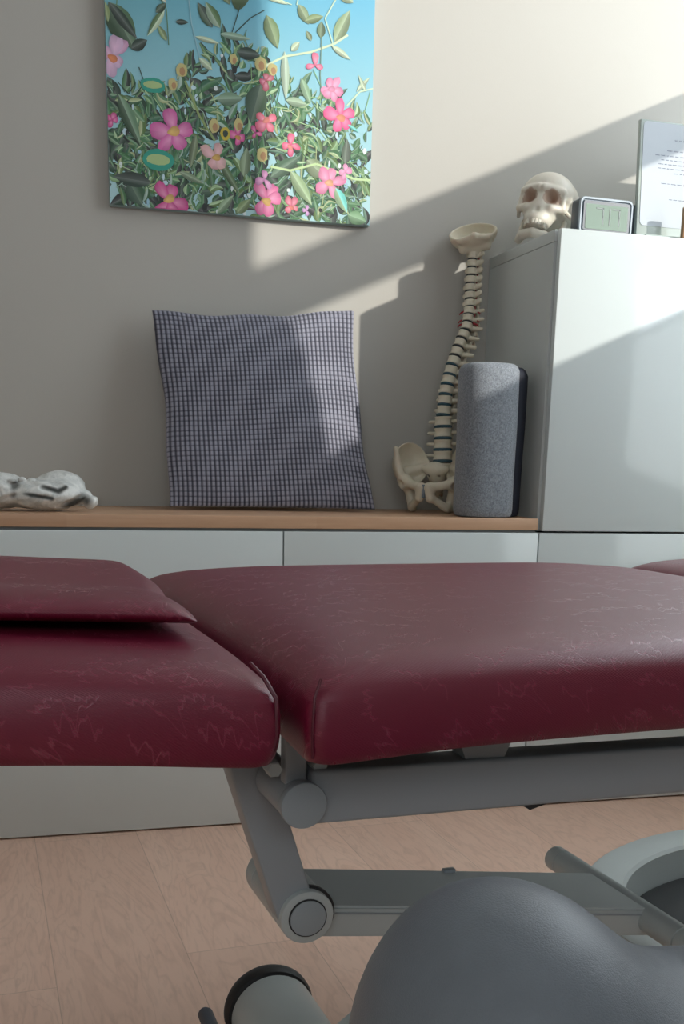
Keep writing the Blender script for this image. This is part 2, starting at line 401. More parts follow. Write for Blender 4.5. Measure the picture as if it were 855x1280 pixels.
# ------------------------------------------------------------------ painting (canvas print of blossoms)
PW, PH, PX, PZ = .613, .613, -.9315, 1.3655
pt = thing('canvas_picture', 'square frameless canvas print of pink blossoms and leaves under a teal sky', 'picture', (PX, .4, PZ))
box('canvas', (0, -.022, 0), (PW, -.002, PH), plain('canvas_edge', (.32, .42, .42, 1), .8), pt, .003)
class Print:
    def __init__(s): s.v = []; s.f = []; s.c = []; s.k = 0
    def poly(s, pts, col, cols=None):
        s.k += 1; y = -.0222-.0000006*s.k; i0 = len(s.v)
        for x, z in pts: s.v.append((min(max(x, .0012), PW-.0012), y, min(max(z, .0012), PH-.0012)))
        s.f.append(list(range(i0, i0+len(pts)))); s.c.append(cols or [col]*len(pts))
pr = Print()
def cp(x, y):          # measured on an enlargement of the print, into metres on the canvas
    px = 120+x/2.375; py = y/2.375
    return ((px-132)/330*PW, (262+(px-136)*.0646-py)/537)
def mixc(a, b, t): return tuple(a[i]*(1-t)+b[i]*t for i in range(3))+(1,)
TEAL, SKY, PALE, BLUE = srgb(0, 112, 118), srgb(112, 190, 208), srgb(190, 215, 215), srgb(82, 165, 205)
G = 26
def skyc(u, v):
    c = mixc(TEAL, BLUE, min(1, u*1.15+.1)); low = min(1, max(0, 1.15-v/.55*1.3))
    c = mixc(c, SKY, min(1, max(0, .9-(v-.25)*2.2))); return mixc(c, PALE, low*.65)
for i in range(G):
    for j in range(G):
        q = [(i, j), (i+1, j), (i+1, j+1), (i, j+1)]
        pr.k = 0; pr.poly([(a/G*PW, b/G*PH) for a, b in q], None, [skyc(a/G, b/G*PH) for a, b in q])
pr.k = 10
def leaf(x, y, L, W, ang, ca, cb=None, bend=0.):
    """x,y in canvas metres; pointed oval in two halves (light and dark of the printed leaf)"""
    cb = cb or mixc(ca, (0, 0, 0, 1), .35); n = 6; up, dn, mid = [], [], []
    for i in range(n+1):
        t = i/n; wv = W*.5*math.sin(math.pi*t**.85)**.9 if 0 < t < 1 else 0
        bx, by = L*t, bend*L*math.sin(math.pi*t)
        mid.append((bx, by)); up.append((bx, by+wv)); dn.append((bx, by-wv))
    ro = lambda p: (x+p[0]*math.cos(ang)-p[1]*math.sin(ang), y+p[0]*math.sin(ang)+p[1]*math.cos(ang))
    l1, d1 = mixc(ca, (1, 1, 1, 1), .12), mixc(ca, (0, 0, 0, 1), .25); l2, d2 = mixc(cb, (1, 1, 1, 1), .06), mixc(cb, (0, 0, 0, 1), .3)
    pr.poly([ro(p) for p in mid+up[1:-1][::-1]], None, [l1]*(n+1)+[d1]*(n-1)); pr.poly([ro(p) for p in (mid+dn[1:-1][::-1])], None, [l2]*(n+1)+[d2]*(n-1))
def stem(pts, w, col):
    for (a, b) in zip(pts, pts[1:]):
        d = math.hypot(b[0]-a[0], b[1]-a[1]) or 1; nx, ny = -(b[1]-a[1])/d*w/2, (b[0]-a[0])/d*w/2
        pr.poly([(a[0]-nx, a[1]-ny), (b[0]-nx, b[1]-ny), (b[0]+nx, b[1]+ny), (a[0]+nx, a[1]+ny)], col)
def blob(x, y, rx, ry, col, ang=0, n=10, jit=.12):
    pts = []
    for i in range(n):
        a = 2*math.pi*i/n; k = 1+random.uniform(-jit, jit); px, py = rx*k*math.cos(a), ry*k*math.sin(a)
        pts.append((x+px*math.cos(ang)-py*math.sin(ang), y+px*math.sin(ang)+py*math.cos(ang)))
    pr.poly(pts, col)
DK = [srgb(10, 40, 30), srgb(18, 58, 38), srgb(8, 26, 26), srgb(24, 74, 46)]
MD = [srgb(42, 100, 56), srgb(62, 124, 72), srgb(82, 140, 90), srgb(48, 110, 80), srgb(98, 132, 66)]
LT = [srgb(140, 182, 126), srgb(172, 205, 155), srgb(120, 160, 120), srgb(178, 192, 140), srgb(150, 180, 165)]
def top_of_bush(x):    # canvas z of the upper outline of the dense foliage
    pts = [(0, .25), (.07, .235), (.13, .26), (.20, .33), (.27, .36), (.33, .35), (.38, .31), (.45, .27), (.52, .26), (.61, .225)]
    for (a, b), (c, d) in zip(pts, pts[1:]):
        if a <= x <= c: return b+(d-b)*(x-a)/(c-a)
    return .2
for i in range(330):
    x = random.uniform(-.01, PW); z = random.uniform(-.02, top_of_bush(min(max(x, 0), .6))*(.92 if x < .38 else .75))
    if x > .4 and random.random() < .35: continue
    leaf(x, z, random.uniform(.03, .06), random.uniform(.014, .03), random.uniform(0, 6.28), random.choice(DK), random.choice(DK))
for i in range(420):
    x = random.uniform(-.01, PW); z = random.uniform(-.01, top_of_bush(min(max(x, 0), .6)))
    leaf(x, z, random.uniform(.025, .055), random.uniform(.008, .02), random.gauss(1.4, 1.0), random.choice(MD), random.choice(DK+MD), random.uniform(-.15, .15))
for i in range(300):
    x = random.uniform(0, PW); z = random.uniform(0, top_of_bush(x)*1.04)
    leaf(x, z, random.uniform(.016, .045), random.uniform(.004, .017), random.gauss(1.5, 1.1), random.choice(LT), random.choice(MD), random.uniform(-.25, .25))
for i in range(70):
    x = random.uniform(.0, PW); z = random.uniform(0, top_of_bush(x)*.95)
    blob(x, z, random.uniform(.002, .006), random.uniform(.003, .008), random.choice([srgb(190, 215, 225), srgb(215, 225, 225), srgb(12, 22, 22), srgb(150, 190, 210)]))
for i in range(60):
    x = random.uniform(.0, PW); z = random.uniform(0, top_of_bush(x)); a = random.gauss(1.5, .6); L = random.uniform(.04, .1)
    stem([(x, z), (x+L*.5*math.cos(a), z+L*.5*math.sin(a)), (x+L*math.cos(a+.3), z+L*math.sin(a+.3))], .0018, random.choice(LT+MD))
def S(pts, w, col): stem([cp(*p) for p in pts], w, col)
def LF(x0, y0, x1, y1, W, ca, cb=None, bend=0):
    a, b = cp(x0, y0), cp(x1, y1); leaf(a[0], a[1], math.hypot(b[0]-a[0], b[1]-a[1]), W/2.375/537, math.atan2(b[1]-a[1], b[0]-a[0]), ca, cb, bend)
g1, g2, g3 = srgb(92, 128, 78), srgb(48, 84, 52), srgb(30, 62, 48)
y1_, p1 = srgb(190, 205, 130), srgb(205, 225, 190)
S([(60, 170), (62, 110), (66, 60)], .002, g1); LF(66, 85, 66, 15, 26, srgb(150, 160, 80)); LF(66, 85, 130, 50, 12, p1)
S([(205, 200), (200, 110), (168, 60)], .002, g1); LF(200, 95, 165, 50, 14, srgb(220, 225, 200)); LF(195, 110, 145, 180, 22, p1, g1); LF(170, 120, 200, 95, 20, g2)
LF(200, 190, 175, 150, 18, srgb(150, 175, 120))
LF(262, 75, 276, -2, 38, srgb(112, 130, 72), srgb(88, 112, 62)); S([(262, 75), (270, 140), (300, 260)], .002, srgb(150, 190, 200))
LF(225, 140, 262, 140, 14, g3)
LF(330, 150, 288, 88, 32, g2, g3); LF(352, 150, 310, 85, 34, srgb(150, 175, 150), g1); LF(380, 90, 335, 5, 34, srgb(100, 125, 75)); LF(380, 60, 438, 70, 75, srgb(105, 128, 66), srgb(66, 92, 50))
S([(372, 200), (400, 120), (410, 90)], .002, g3); S([(395, 160), (440, 120), (480, 98)], .002, g3)
LF(40, 100, 110, 218, 74, srgb(82, 120, 84), g2); LF(40, 100, 118, 190, 30, g3); LF(28, 100, 38, 150, 20, srgb(150, 170, 110))
for q in ((100, 215, 145, 190, 30, g3), (280, 175, 350, 190, 14, p1), (350, 165, 440, 175, 20, srgb(150, 185, 160)), (400, 210, 468, 215, 34, g3),
          (340, 335, 418, 330, 36, srgb(130, 165, 135)), (470, 290, 440, 395, 64, srgb(70, 100, 70), srgb(50, 84, 62)),
          (486, 110, 520, 195, 44, srgb(120, 150, 95)), (470, 60, 550, 80, 12, p1), (580, 78, 612, 128, 30, srgb(140, 165, 120)),
          (600, 120, 655, 105, 24, srgb(135, 160, 105)), (648, 162, 650, 118, 26, srgb(100, 130, 90)), (690, 170, 735, 85, 40, srgb(160, 185, 140)),
          (700, 40, 745, 65, 30, srgb(170, 190, 150)), (680, 180, 740, 215, 18, p1), (620, 170, 605, 145, 16, srgb(140, 160, 120)), (560, 200, 585, 175, 20, p1),
          (590, 270, 620, 340, 26, srgb(150, 190, 150)), (545, 330, 610, 340, 26, srgb(165, 195, 160)), (540, 200, 545, 330, 26, srgb(195, 220, 195)),
          (560, 520, 628, 615, 38, srgb(170, 200, 150)), (610, 490, 670, 540, 50, srgb(150, 170, 130)), (500, 540, 590, 480, 40, srgb(80, 120, 90)),
          (730, 500, 735, 430, 30, srgb(90, 110, 90)), (60, 330, 120, 460, 40, srgb(110, 150, 115), g2), (85, 560, 120, 620, 56, srgb(48, 96, 60), srgb(34, 76, 52)),
          (150, 560, 40, 545, 40, g3), (280, 430, 262, 520, 24, srgb(120, 140, 100)), (230, 530, 300, 560, 20, srgb(140, 165, 130)),
          (420, 540, 430, 460, 34, srgb(135, 160, 120)), (330, 470, 410, 590, 24, srgb(100, 130, 85)), (340, 640, 390, 590, 24, srgb(150, 180, 140)),
          (400, 640, 440, 600, 28, srgb(140, 165, 110)), (740, 640, 800, 660, 40, srgb(120, 170, 120)), (760, 300, 800, 260, 14, p1), (790, 300, 765, 255, 12, p1),
          (560, 620, 600, 600, 20, g1), (230, 290, 200, 330, 20, srgb(150, 170, 130)), (290, 230, 330, 260, 20, p1)):
    LF(*q)
S([(478, 245), (540, 215), (620, 200), (690, 175), (730, 150)], .0045, srgb(205, 220, 185))
S([(690, 190), (660, 110), (700, 45), (735, 20), (742, -5)], .003, srgb(190, 215, 190)); S([(575, 80), (588, 30), (596, -5)], .003, srgb(185, 215, 195))
S([(500, 510), (560, 520), (640, 500), (700, 520), (760, 540), (812, 542)], .005, srgb(190, 215, 160)); S([(250, 290), (290, 380), (335, 445)], .005, srgb(135, 155, 95))
S([(110, 330), (135, 300), (120, 260)], .002, g3); S([(560, 80), (480, 55), (520, 50)], .002, p1); S([(730, 340), (770, 300), (815, 290)], .003, p1)
S([(650, 160), (648, 260), (655, 340)], .002, srgb(110, 140, 120)); S([(60, 300), (90, 330), (110, 300)], .002, g3)
def petal(x, y, L, W_, ang, cin, cout):
    n = 12; c0 = (x+.35*L*math.cos(ang), y+.35*L*math.sin(ang)); rim = []
    k1, k2 = random.uniform(.8, 1.2), random.uniform(-.15, .15)
    for i in range(n):
        a = 2*math.pi*i/n; px = .5*L+.5*L*math.cos(a); py = .5*W_*math.sin(a)*(.55+.75*k1*px/L)+k2*px
        px *= 1+random.uniform(-.07, .07)
        rim.append((x+px*math.cos(ang)-py*math.sin(ang), y+px*math.sin(ang)+py*math.cos(ang)))
    for i in range(n):
        if i: pr.k -= 1
        q0, q1 = rim[i], rim[(i+1) % n]; sh = mixc(cout, (0, 0, 0, 1), .18 if i < n/2 else 0)
        pr.poly([c0, q0, q1], None, [cin, sh, sh])
def flower(x, y, r, petals, cpet, cin, a0=0, centre=True):
    cx, cz = cp(x, y); r = r/2.375/537
    for i in range(petals):
        a = a0+i*2*math.pi/petals+random.uniform(-.35, .35); k = random.uniform(.72, 1.15)
        petal(cx, cz, r*k, r*random.uniform(.55, .85), a, mixc(cpet, srgb(250, 200, 225), .45), mixc(cpet, srgb(170, 20, 110), random.uniform(0, .4)))
    if centre: petal(cx-.3*r, cz-.05*r, r*.6, r*.42, random.uniform(-.6, .6), cin, mixc(cin, srgb(180, 90, 60), .4))
MG, PK, LP, YL = srgb(205, 60, 140), srgb(225, 90, 140), srgb(225, 150, 190), srgb(225, 190, 110)
flower(215, 425, 62, 5, srgb(208, 92, 165), YL, .4); flower(200, 608, 56, 5, MG, YL, .1); flower(48, 232, 48, 5, srgb(205, 175, 205), srgb(225, 140, 90), .3)
flower(338, 490, 44, 4, srgb(212, 175, 165), srgb(210, 175, 90), .9); flower(402, 430, 30, 4, MG, srgb(200, 150, 70), 0); flower(42, 398, 22, 4, MG, MG, 0, False)
flower(488, 600, 52, 5, srgb(222, 110, 160), YL, 1.2); flower(482, 545, 30, 3, srgb(205, 140, 190), LP, 1.6, False); flower(488, 390, 40, 4, srgb(222, 100, 120), srgb(230, 140, 130), .9)
flower(485, 280, 26, 4, srgb(170, 70, 80), srgb(180, 90, 80), .2, False); flower(632, 235, 30, 3, srgb(226, 110, 140), LP, 1.6, False); flower(683, 298, 40, 6, srgb(232, 150, 185), LP, 0)
flower(712, 368, 46, 5, srgb(232, 80, 140), srgb(235, 150, 120), .5); flower(560, 450, 30, 4, srgb(230, 90, 125), srgb(240, 150, 140), .3); flower(680, 550, 48, 5, srgb(228, 140, 175), srgb(235, 180, 140), .2)
flower(565, 618, 26, 4, srgb(215, 110, 120), srgb(225, 130, 120), 1); flower(730, 520, 24, 4, LP, LP, 0, False); flower(612, 630, 16, 3, srgb(190, 150, 205), LP, 1.2, False); flower(455, 420, 18, 3, MG, MG, 2, False)
for x, y, s_ in ((215, 300, 13), (333, 405, 16), (240, 262, 16), (390, 228, 12), (405, 400, 14), (470, 238, 17), (475, 478, 17), (505, 250, 14)):
    a, b = cp(x, y); blob(a, b, s_/1275, s_*1.2/1275, srgb(190, 180, 120)); blob(a+.002, b-.003, s_*.5/1275, s_*.7/1275, srgb(170, 130, 90))
for (x, y, w_, h_) in ((158, 305, 36, 20), (170, 500, 46, 30)):
    a, b = cp(x, y); blob(a, b, w_/1275, h_/1275, srgb(30, 150, 130), 0, 12, .05); blob(a, b+.001, w_*.75/1275, h_*.5/1275, srgb(165, 190, 130), 0, 12, .05)
a, b = cp(366, 425); blob(a, b, .012, .015, srgb(190, 170, 50)); blob(a, b, .006, .008, srgb(30, 50, 40))
LF(700, 565, 738, 635, 34, srgb(120, 225, 215), srgb(150, 180, 140)); LF(735, 390, 770, 410, 10, srgb(120, 225, 215))
me = mesh('printed_blossoms', pr.v, pr.f)
ca = me.color_attributes.new('ink', 'FLOAT_COLOR', 'CORNER'); ca.data.foreach_set('color', [x for cc in pr.c for c in cc for x in (c[0], c[1], c[2], 1.)])
t = NT('printed_canvas'); at = t.node('ShaderNodeAttribute', attribute_name='ink'); v = t.co()
wv = t.noise(v, 1500, 1); t.set(Base_Color=at.outputs['Color'], Roughness=.5, Normal=t.bump(wv, .1, .0004), Sheen_Weight=.35, Sheen_Roughness=.6); 
link('printed_blossoms', me, t.m, pt)

# ------------------------------------------------------------------ throw cushion
def m_waffle():
    t = NT('waffle_corduroy'); at = t.node('ShaderNodeAttribute', attribute_name='tint'); v = t.co()
    n = t.noise(v, 120, 3, .6)
    hi = t.mix(n, (.25, .26, .34, 1), (.40, .395, .46, 1))
    c = t.mix(at.outputs['Fac'], (.008, .010, .026, 1), hi)
    t.set(Base_Color=c, Roughness=.85, Normal=t.bump(t.noise(v, 900, 2), .4, .001), Sheen_Weight=.25, Sheen_Roughness=.5); return t.m
WAFFLE = m_waffle()
NXC, NYC, SUB = 45, 40, 6
def cushion_mesh():
    nx, ny = NXC*SUB, NYC*SUB
    u = np.linspace(0, 1, nx+1); v = np.linspace(0, 1, ny+1); U, V_ = np.meshgrid(u, v, indexing='ij')
    BL, BR, TL, TR = [np.array(p) for p in ((-.824, .232, .702), (-.330, .232, .7005), (-.846, .345, 1.141), (-.366, .345, 1.170))]
    cx = 1-(2*U-1)**2; cy = 1-(2*V_-1)**2
    U2 = U + (.5-U)*.045*cy*1.0; V2 = V_ + (.5-V_)*.06*cx*np.where(V_ > .5, 1, .12)
    # slight ripples along the seams
    V2 = V2 + .006*np.sin(U*17)*np.abs(2*V_-1)**6*(V_ > .5); U2 = U2 + .005*np.sin(V_*13+1)*np.abs(2*U-1)**6
    P = (BL*(1-U2)[..., None]+BR*U2[..., None])*(1-V2)[..., None]+(TL*(1-U2)[..., None]+TR*U2[..., None])*V2[..., None]
    nrm = np.cross(BR-BL, TL-BL); nrm = nrm/np.linalg.norm(nrm)
    puff = .046*(np.clip(cx, 0, 1)**.55)*(np.clip(cy, 0, 1)**.5)
    puff = puff*(1+.07*np.sin(U*9+V_*5)+.05*np.sin(V_*14-U*6)+.06*np.exp(-((U-.25)**2+(V_-.6)**2)/.03)-.08*np.exp(-((U-.5)**2+(V_-.3)**2)/.02))
    fx = np.abs(((U*NXC+.25*np.sin(V_*5)) % 1)-.5)*2; fy = np.abs(((V_*NYC+.3*np.sin(U*6)) % 1)-.5)*2
    cell = np.clip(1-fx**3, 0, 1)*(1-.75*np.clip(fy, 0, 1)**6)
    tint = np.clip(1.3*(1-fx**1.4)-.14, 0, 1)*(1-.8*np.clip((fy-.62)/.38, 0, 1))
    vs, fs, tn = [], [], []
    for side in (1, -1):
        Q = P+nrm*(side*puff+(side*.0022*cell))[..., None]*1
        base = len(vs); vs += [tuple(q) for q in Q.reshape(-1, 3)]; tn += list(tint.reshape(-1))
        I = lambda i, j: base+i*(ny+1)+j
        for i in range(nx):
            for j in range(ny):
                q = (I(i, j), I(i+1, j), I(i+1, j+1), I(i, j+1)); fs.append(q if side > 0 else q[::-1])
    me = mesh('cover', vs, fs, True)
    at = me.attributes.new('tint', 'FLOAT', 'POINT'); at.data.foreach_set('value', tn)
    bm = bmesh.new(); bm.from_mesh(me); bmesh.ops.remove_doubles(bm, verts=[v for v in bm.verts if v.is_boundary], dist=.005)
    bmesh.ops.recalc_face_normals(bm, faces=bm.faces); bm.to_mesh(me); bm.free(); return me
cu = link('throw_cushion', cushion_mesh(), WAFFLE)
tag(cu, 'square blue-grey waffle corduroy cushion leaning on the wall on the oak board', 'cushion')

# ------------------------------------------------------------------ felt covered roller
def m_felt(name, a, b):
    t = NT(name); v = t.co(); n = t.noise(v, 280, 3, .7); n2 = t.noise(v, 900, 2, .7)
    t.set(Base_Color=t.mix(t.ramp(n, .3, .7), a, b), Roughness=.9, Normal=t.bump(t.math('ADD', n, n2), .5, .0015), Sheen_Weight=.2); return t.m
FELT = m_felt('grey_felt', (.12, .135, .165, 1), (.31, .34, .37, 1)); NAVY = plain('dark_navy_cloth', (.008, .011, .024, 1), .7, bscale=500)
rl = thing('foam_roller', 'upright grey felt-covered roller with a dark navy side, beside the spine model', 'roller', (-.103, .083, TOPZ+.0005))
def rcol(a, b, h, rb, n, cx, cy, name, mat, z0=0, lean=0):
    bm = bmesh.new(); rings = []
    prof = [(.75, 0), (.93, .002), (1-.02, .008), (1, .02)]+[(1+.0*math.sin(k), .02+(h-.05)*k/8) for k in range(1, 8)]+[(1, h-rb), (1-.25*rb/a, h-rb*.45), (1-.6*rb/a, h-rb*.12), (1-1.1*rb/a, h), (.3, h+.001)]
    for s_, z in prof:
        ring = []
        for i in range(64):
            t_ = 2*math.pi*i/64; c, s = math.cos(t_), math.sin(t_)
            ex = 2/n; X = abs(c)**ex*math.copysign(1, c)*a*s_; Y = abs(s)**ex*math.copysign(1, s)*b*s_
            wob = 1+.012*math.sin(z*22+i*.05)
            ring.append(bm.verts.new((cx+X*wob+lean*z, cy+Y, z+z0)))
        rings.append(ring)
    for p, q in zip(rings, rings[1:]):
        for i in range(64): bm.faces.new((p[i], p[(i+1) % 64], q[(i+1) % 64], q[i]))
    bm.faces.new(rings[0][::-1]); bm.faces.new(rings[-1])
    return from_bm(name, bm, mat, rl, smooth=True)
rcol(.0665, .060, .340, .016, 2.6, -.010, -.01, 'felt_cover', FELT, lean=-.002)
rcol(.058, .052, .336, .02, 2.6, .026, .012, 'dark_side', NAVY, lean=.012)

# ------------------------------------------------------------------ spine model
sp_ = thing('spine_model', 'beige anatomical spine and pelvis model standing upright against the wall beside the tall cabinet', 'spine model', (-.165, .25, TOPZ))
S0 = Vector((-.165, .25, TOPZ))
FR = Vector((-.62, -.78, 0)).normalized()        # front of the model
LAT = Vector((0, 0, 1)).cross(FR).normalized()   # lateral axis
path = [(-.068, .33, 1.338), (-.071, .325, 1.322), (-.077, .32, 1.236), (-.080, .31, 1.176), (-.088, .30, 1.139), (-.110, .29, 1.094), (-.129, .28, 1.046),
        (-.144, .272, .991), (-.151, .266, .930), (-.151, .262, .869), (-.150, .26, .808), (-.150, .265, .785)]
def pathz(z):
    for a, b in zip(path, path[1:]):
        if b[2] <= z <= a[2]:
            t_ = (a[2]-z)/(a[2]-b[2]); return Vector(a).lerp(Vector(b), t_)
    return Vector(path[0] if z > 1.3 else path[-1])
def vert_fn(kind):
    if kind == 'c': bw, bd, bh, tp, sp, tr_ = .0130, .010, .0105, .0215, .036, .0052
    elif kind == 't': bw, bd, bh, tp, sp, tr_ = .0135, .013, .0135, .025, .040, .0048
    else: bw, bd, bh, tp, sp, tr_ = .0195, .0155, .0185, .037, .038, .0048
    def fn(P):
        x, y, z = P[..., 0], P[..., 1], P[..., 2]   # x lateral, y backwards, z up
        w = 1-.16*np.cos(np.clip(z/(bh/2), -1, 1)*math.pi/2)
        rad = np.sqrt((x/(bw*w))**2+(y/(bd*w))**2)
        d = np.maximum((rad-1)*bd, np.abs(z)-bh/2)
        d = smax((rad-1)*bd, np.abs(z)-bh/2, .002)
        ring = np.sqrt((np.sqrt((x/1.0)**2+(y-bd-.006)**2)-.0085)**2+(z)**2)-.003
        d = smin(d, ring, .003)
        for s in (-1, 1):
            zt = .001 if kind == 'l' else .003
            d = smin(d, cap(P, (s*.006, bd*.8, 0), (s*tp, bd*(.9 if kind != 't' else 1.5)+.002, zt), tr_*.9, tr_*.75), .004)
            d = smin(d, cap(P, (s*.009, bd+.011, -bh*.6), (s*.008, bd+.010, bh*.65), .0032, .0026), .003)
        d = smin(d, cap(P, (0, bd+.012, 0), (0, bd+sp*.75, -.010 if kind != 't' else -.02), .0032, .0036), .004)
        return d
    return fn, tp+.008, bd, sp+.012
VM = {}
zs = []
zc = 1.312
n_c, n_t, n_l = 7, 12, 5
heights = [.0195]*7+[.0195+.0006*i for i in range(12)]+[.0285]*5
tot = sum(heights); k = (1.318-.792)/tot
first = {}
zcur = 1.318
for i in range(24):
    hgt = heights[i]*k; kind = 'c' if i < 7 else 't' if i < 19 else 'l'
    zm = zcur-hgt/2; zcur -= hgt
    p = pathz(zm); tdir = (pathz(zm+.012)-pathz(zm-.012)).normalized()
    if kind not in first:
        fn, tx, bd, ty = vert_fn(kind)
        o = nets('vertebra', fn, (-tx, -bd-.004, -.03), (tx, ty+.008, .018), .0017, BONE, sp_); first[kind] = (o, o.data)
        used = o
    else: used = bpy.data.objects.new('vertebra', first[kind][1]); C.objects.link(used); used.parent = sp_
    FS = Vector((-.84, -.55, 0)).lerp(FR, max(0, (i-12)/11)).normalized(); back = (-FS-tdir*(-FS).dot(tdir)).normalized(); lat = back.cross(tdir).normalized()
    s_ = 1.0
    bhk = {'c': .0105, 't': .0135, 'l': .0185}[kind]; zsC = (hgt*(.84 if i < 15 else .78))/bhk
    wsc = {'c': 1.04+.02*i, 't': 1.08+.032*(i-7), 'l': 1.2+.03*(i-19)}[kind]
    Mx = Matrix((lat*wsc, back*(1+(wsc-1)*.6), tdir*zsC)).transposed().to_4x4(); Mx.translation = p-S0
    used.matrix_local = Mx
    # disc under each vertebra
    if i < 23:
        pd = pathz(zcur); bw, bdd = {'c': (.0112, .0086), 't': (.0124, .012), 'l': (.0188, .0148)}[kind]
        bm = bmesh.new(); M2 = Matrix((lat*bw*wsc, back*bdd*wsc, tdir*1)).transposed().to_4x4(); M2.translation = pd-S0
        th_ = hgt*(.11 if i < 14 else .15)
        lathe_bm(bm, [(.85, -th_), (1.0, -th_*.5), (1.03, 0), (1.0, th_*.5), (.85, th_)], M2, 24)
        from_bm('disc', bm, DISCD if i < 13 else DISC, sp_, smooth=True)
# rod inside, red arteries at the neck
bm = bmesh.new(); tube_bm(bm, [pathz(1.318-.527*i/24)-S0-FR*.016*1 for i in range(25)], .0028, 8); from_bm('spinal_cord', bm, NERVE, sp_, True)
bm = bmesh.new()
for s in (-1, 1):
    tube_bm(bm, [pathz(1.31-.01*i)-S0+LAT*s*(.0125+.0015*math.sin(i*2.))-FR*.012 for i in range(18)], .0015, 6)
    for i in (13, 15, 16):
        a = pathz(1.31-.01*i)-S0+LAT*s*.010-FR*.008; tube_bm(bm, [a, a+LAT*s*.012-Vector((0, 0, .004)), a+LAT*s*.017-Vector((0, 0, .009))], [.0024, .002, .0012], 6)
from_bm('artery', bm, RED, sp_, True)
# skull base piece on top
def occ(P):
    q = P.copy(); x, y, z = q[..., 0], q[..., 1], q[..., 2]
    o_ = ell(P, (0, 0, 0), (.059, .050, .046)); i_ = ell(P, (0, 0, .002), (.053, .044, .041))
    d = np.maximum(o_, -i_)
    d = smax(d, (z*.86-y*.55-.002+.0*x+.07*np.abs(x)*.3)+.0, .003)
    d = smin(d, cap(P, (-.030, -.012, -.040), (.030, -.012, -.040), .009), .01); d = smin(d, cap(P, (0, -.004, -.040), (0, -.004, -.056), .017, .014), .008)
    d = smin(d, cap(P, (-.035, -.03, -.022), (.0, -.043, -.016), .006, .005), .008); d = smin(d, cap(P, (.035, -.03, -.022), (.0, -.043, -.016), .006, .005), .008)
    return d
oc = nets('skull_base', occ, (-.07, -.06, -.06), (.07, .06, .05), .002, BONE, sp_, lambda V: .0*V[:, 0])
Mo = Matrix.Rotation(R(-20), 4, 'Z') @ Matrix.Rotation(R(-9), 4, 'Y'); Mo.translation = Vector((-.069, .336, 1.364))-S0; oc.matrix_local = Mo
# pelvis: x lateral, y backwards, z up from the board
def pelvis(P):
    A = np.abs(P[..., 0]); Q = P.copy(); Q[..., 0] = A
    # iliac wing: a thin curved blade
    wing = ell(Q, (.062, .016, .115), (.044, .050, .052))
    inner = ell(Q, (.046, -.004, .124), (.046, .056, .056))
    d = smax(wing, -inner, .004)-.0012
    d = smin(d, cap(Q, (.088, -.022, .150), (.074, -.016, .085), .0065, .010), .008)      # front edge of the wing
    d = smin(d, ell(Q, (.064, -.010, .070), (.018, .019, .019)), .012)                     # hip socket mass
    d = smin(d, cap(Q, (.062, -.016, .070), (.010, -.048, .060), .0105, .0105), .010)      # upper pubic branch
    d = smin(d, cap(Q, (.010, -.048, .060), (.014, -.046, .036), .012, .011), .008)       # symphysis body
    d = smin(d, cap(Q, (.014, -.044, .038), (.045, -.014, .012), .0085, .010), .008)      # lower branch
    d = smin(d, cap(Q, (.060, .004, .066), (.048, .002, .0115), .015, .0115), .010)        # sitting bone
    d = smin(d, cap(Q, (.072, .022, .095), (.030, .050, .108), .012, .012), .012)
    d = smax(d, -ell(Q, (.072, -.026, .064), (.011, .012, .011)), .003)                    # socket hollow
    return d
PV = Vector((-.185, .235, TOPZ+.0005))-S0
Mp = Matrix((LAT, -FR, Vector((0, 0, 1)))).transposed().to_4x4(); Mp.translation = PV
pe = nets('pelvis', pelvis, (-.125, -.075, -.004), (.125, .085, .185), .0025, BONE, sp_); pe.matrix_local = Mp
def sacrum(P):
    d = cap(P, (0, .030, .098), (0, .062, .030), .024, .009)
    d = smin(d, ell(P, (0, .022, .104), (.036, .016, .014)), .01)
    for k_ in range(4):
        for s in (-1, 1): d = smax(d, -ell(P, (s*(.013-.002*k_), .018+.011*k_, .088-.016*k_), (.003, .012, .003)), .002)
    return d
sa = nets('sacrum', sacrum, (-.06, -.02, .01), (.06, .1, .14), .0025, BONE, sp_); sa.matrix_local = Mp
bm = bmesh.new(); box_bm(bm, (-.0035, -.058, .036), (.0035, -.040, .068), None, .001)
o = from_bm('symphysis', bm, plain('bluegrey_cartilage', (.16, .2, .24, 1), .5), sp_, True); o.matrix_local = Mp

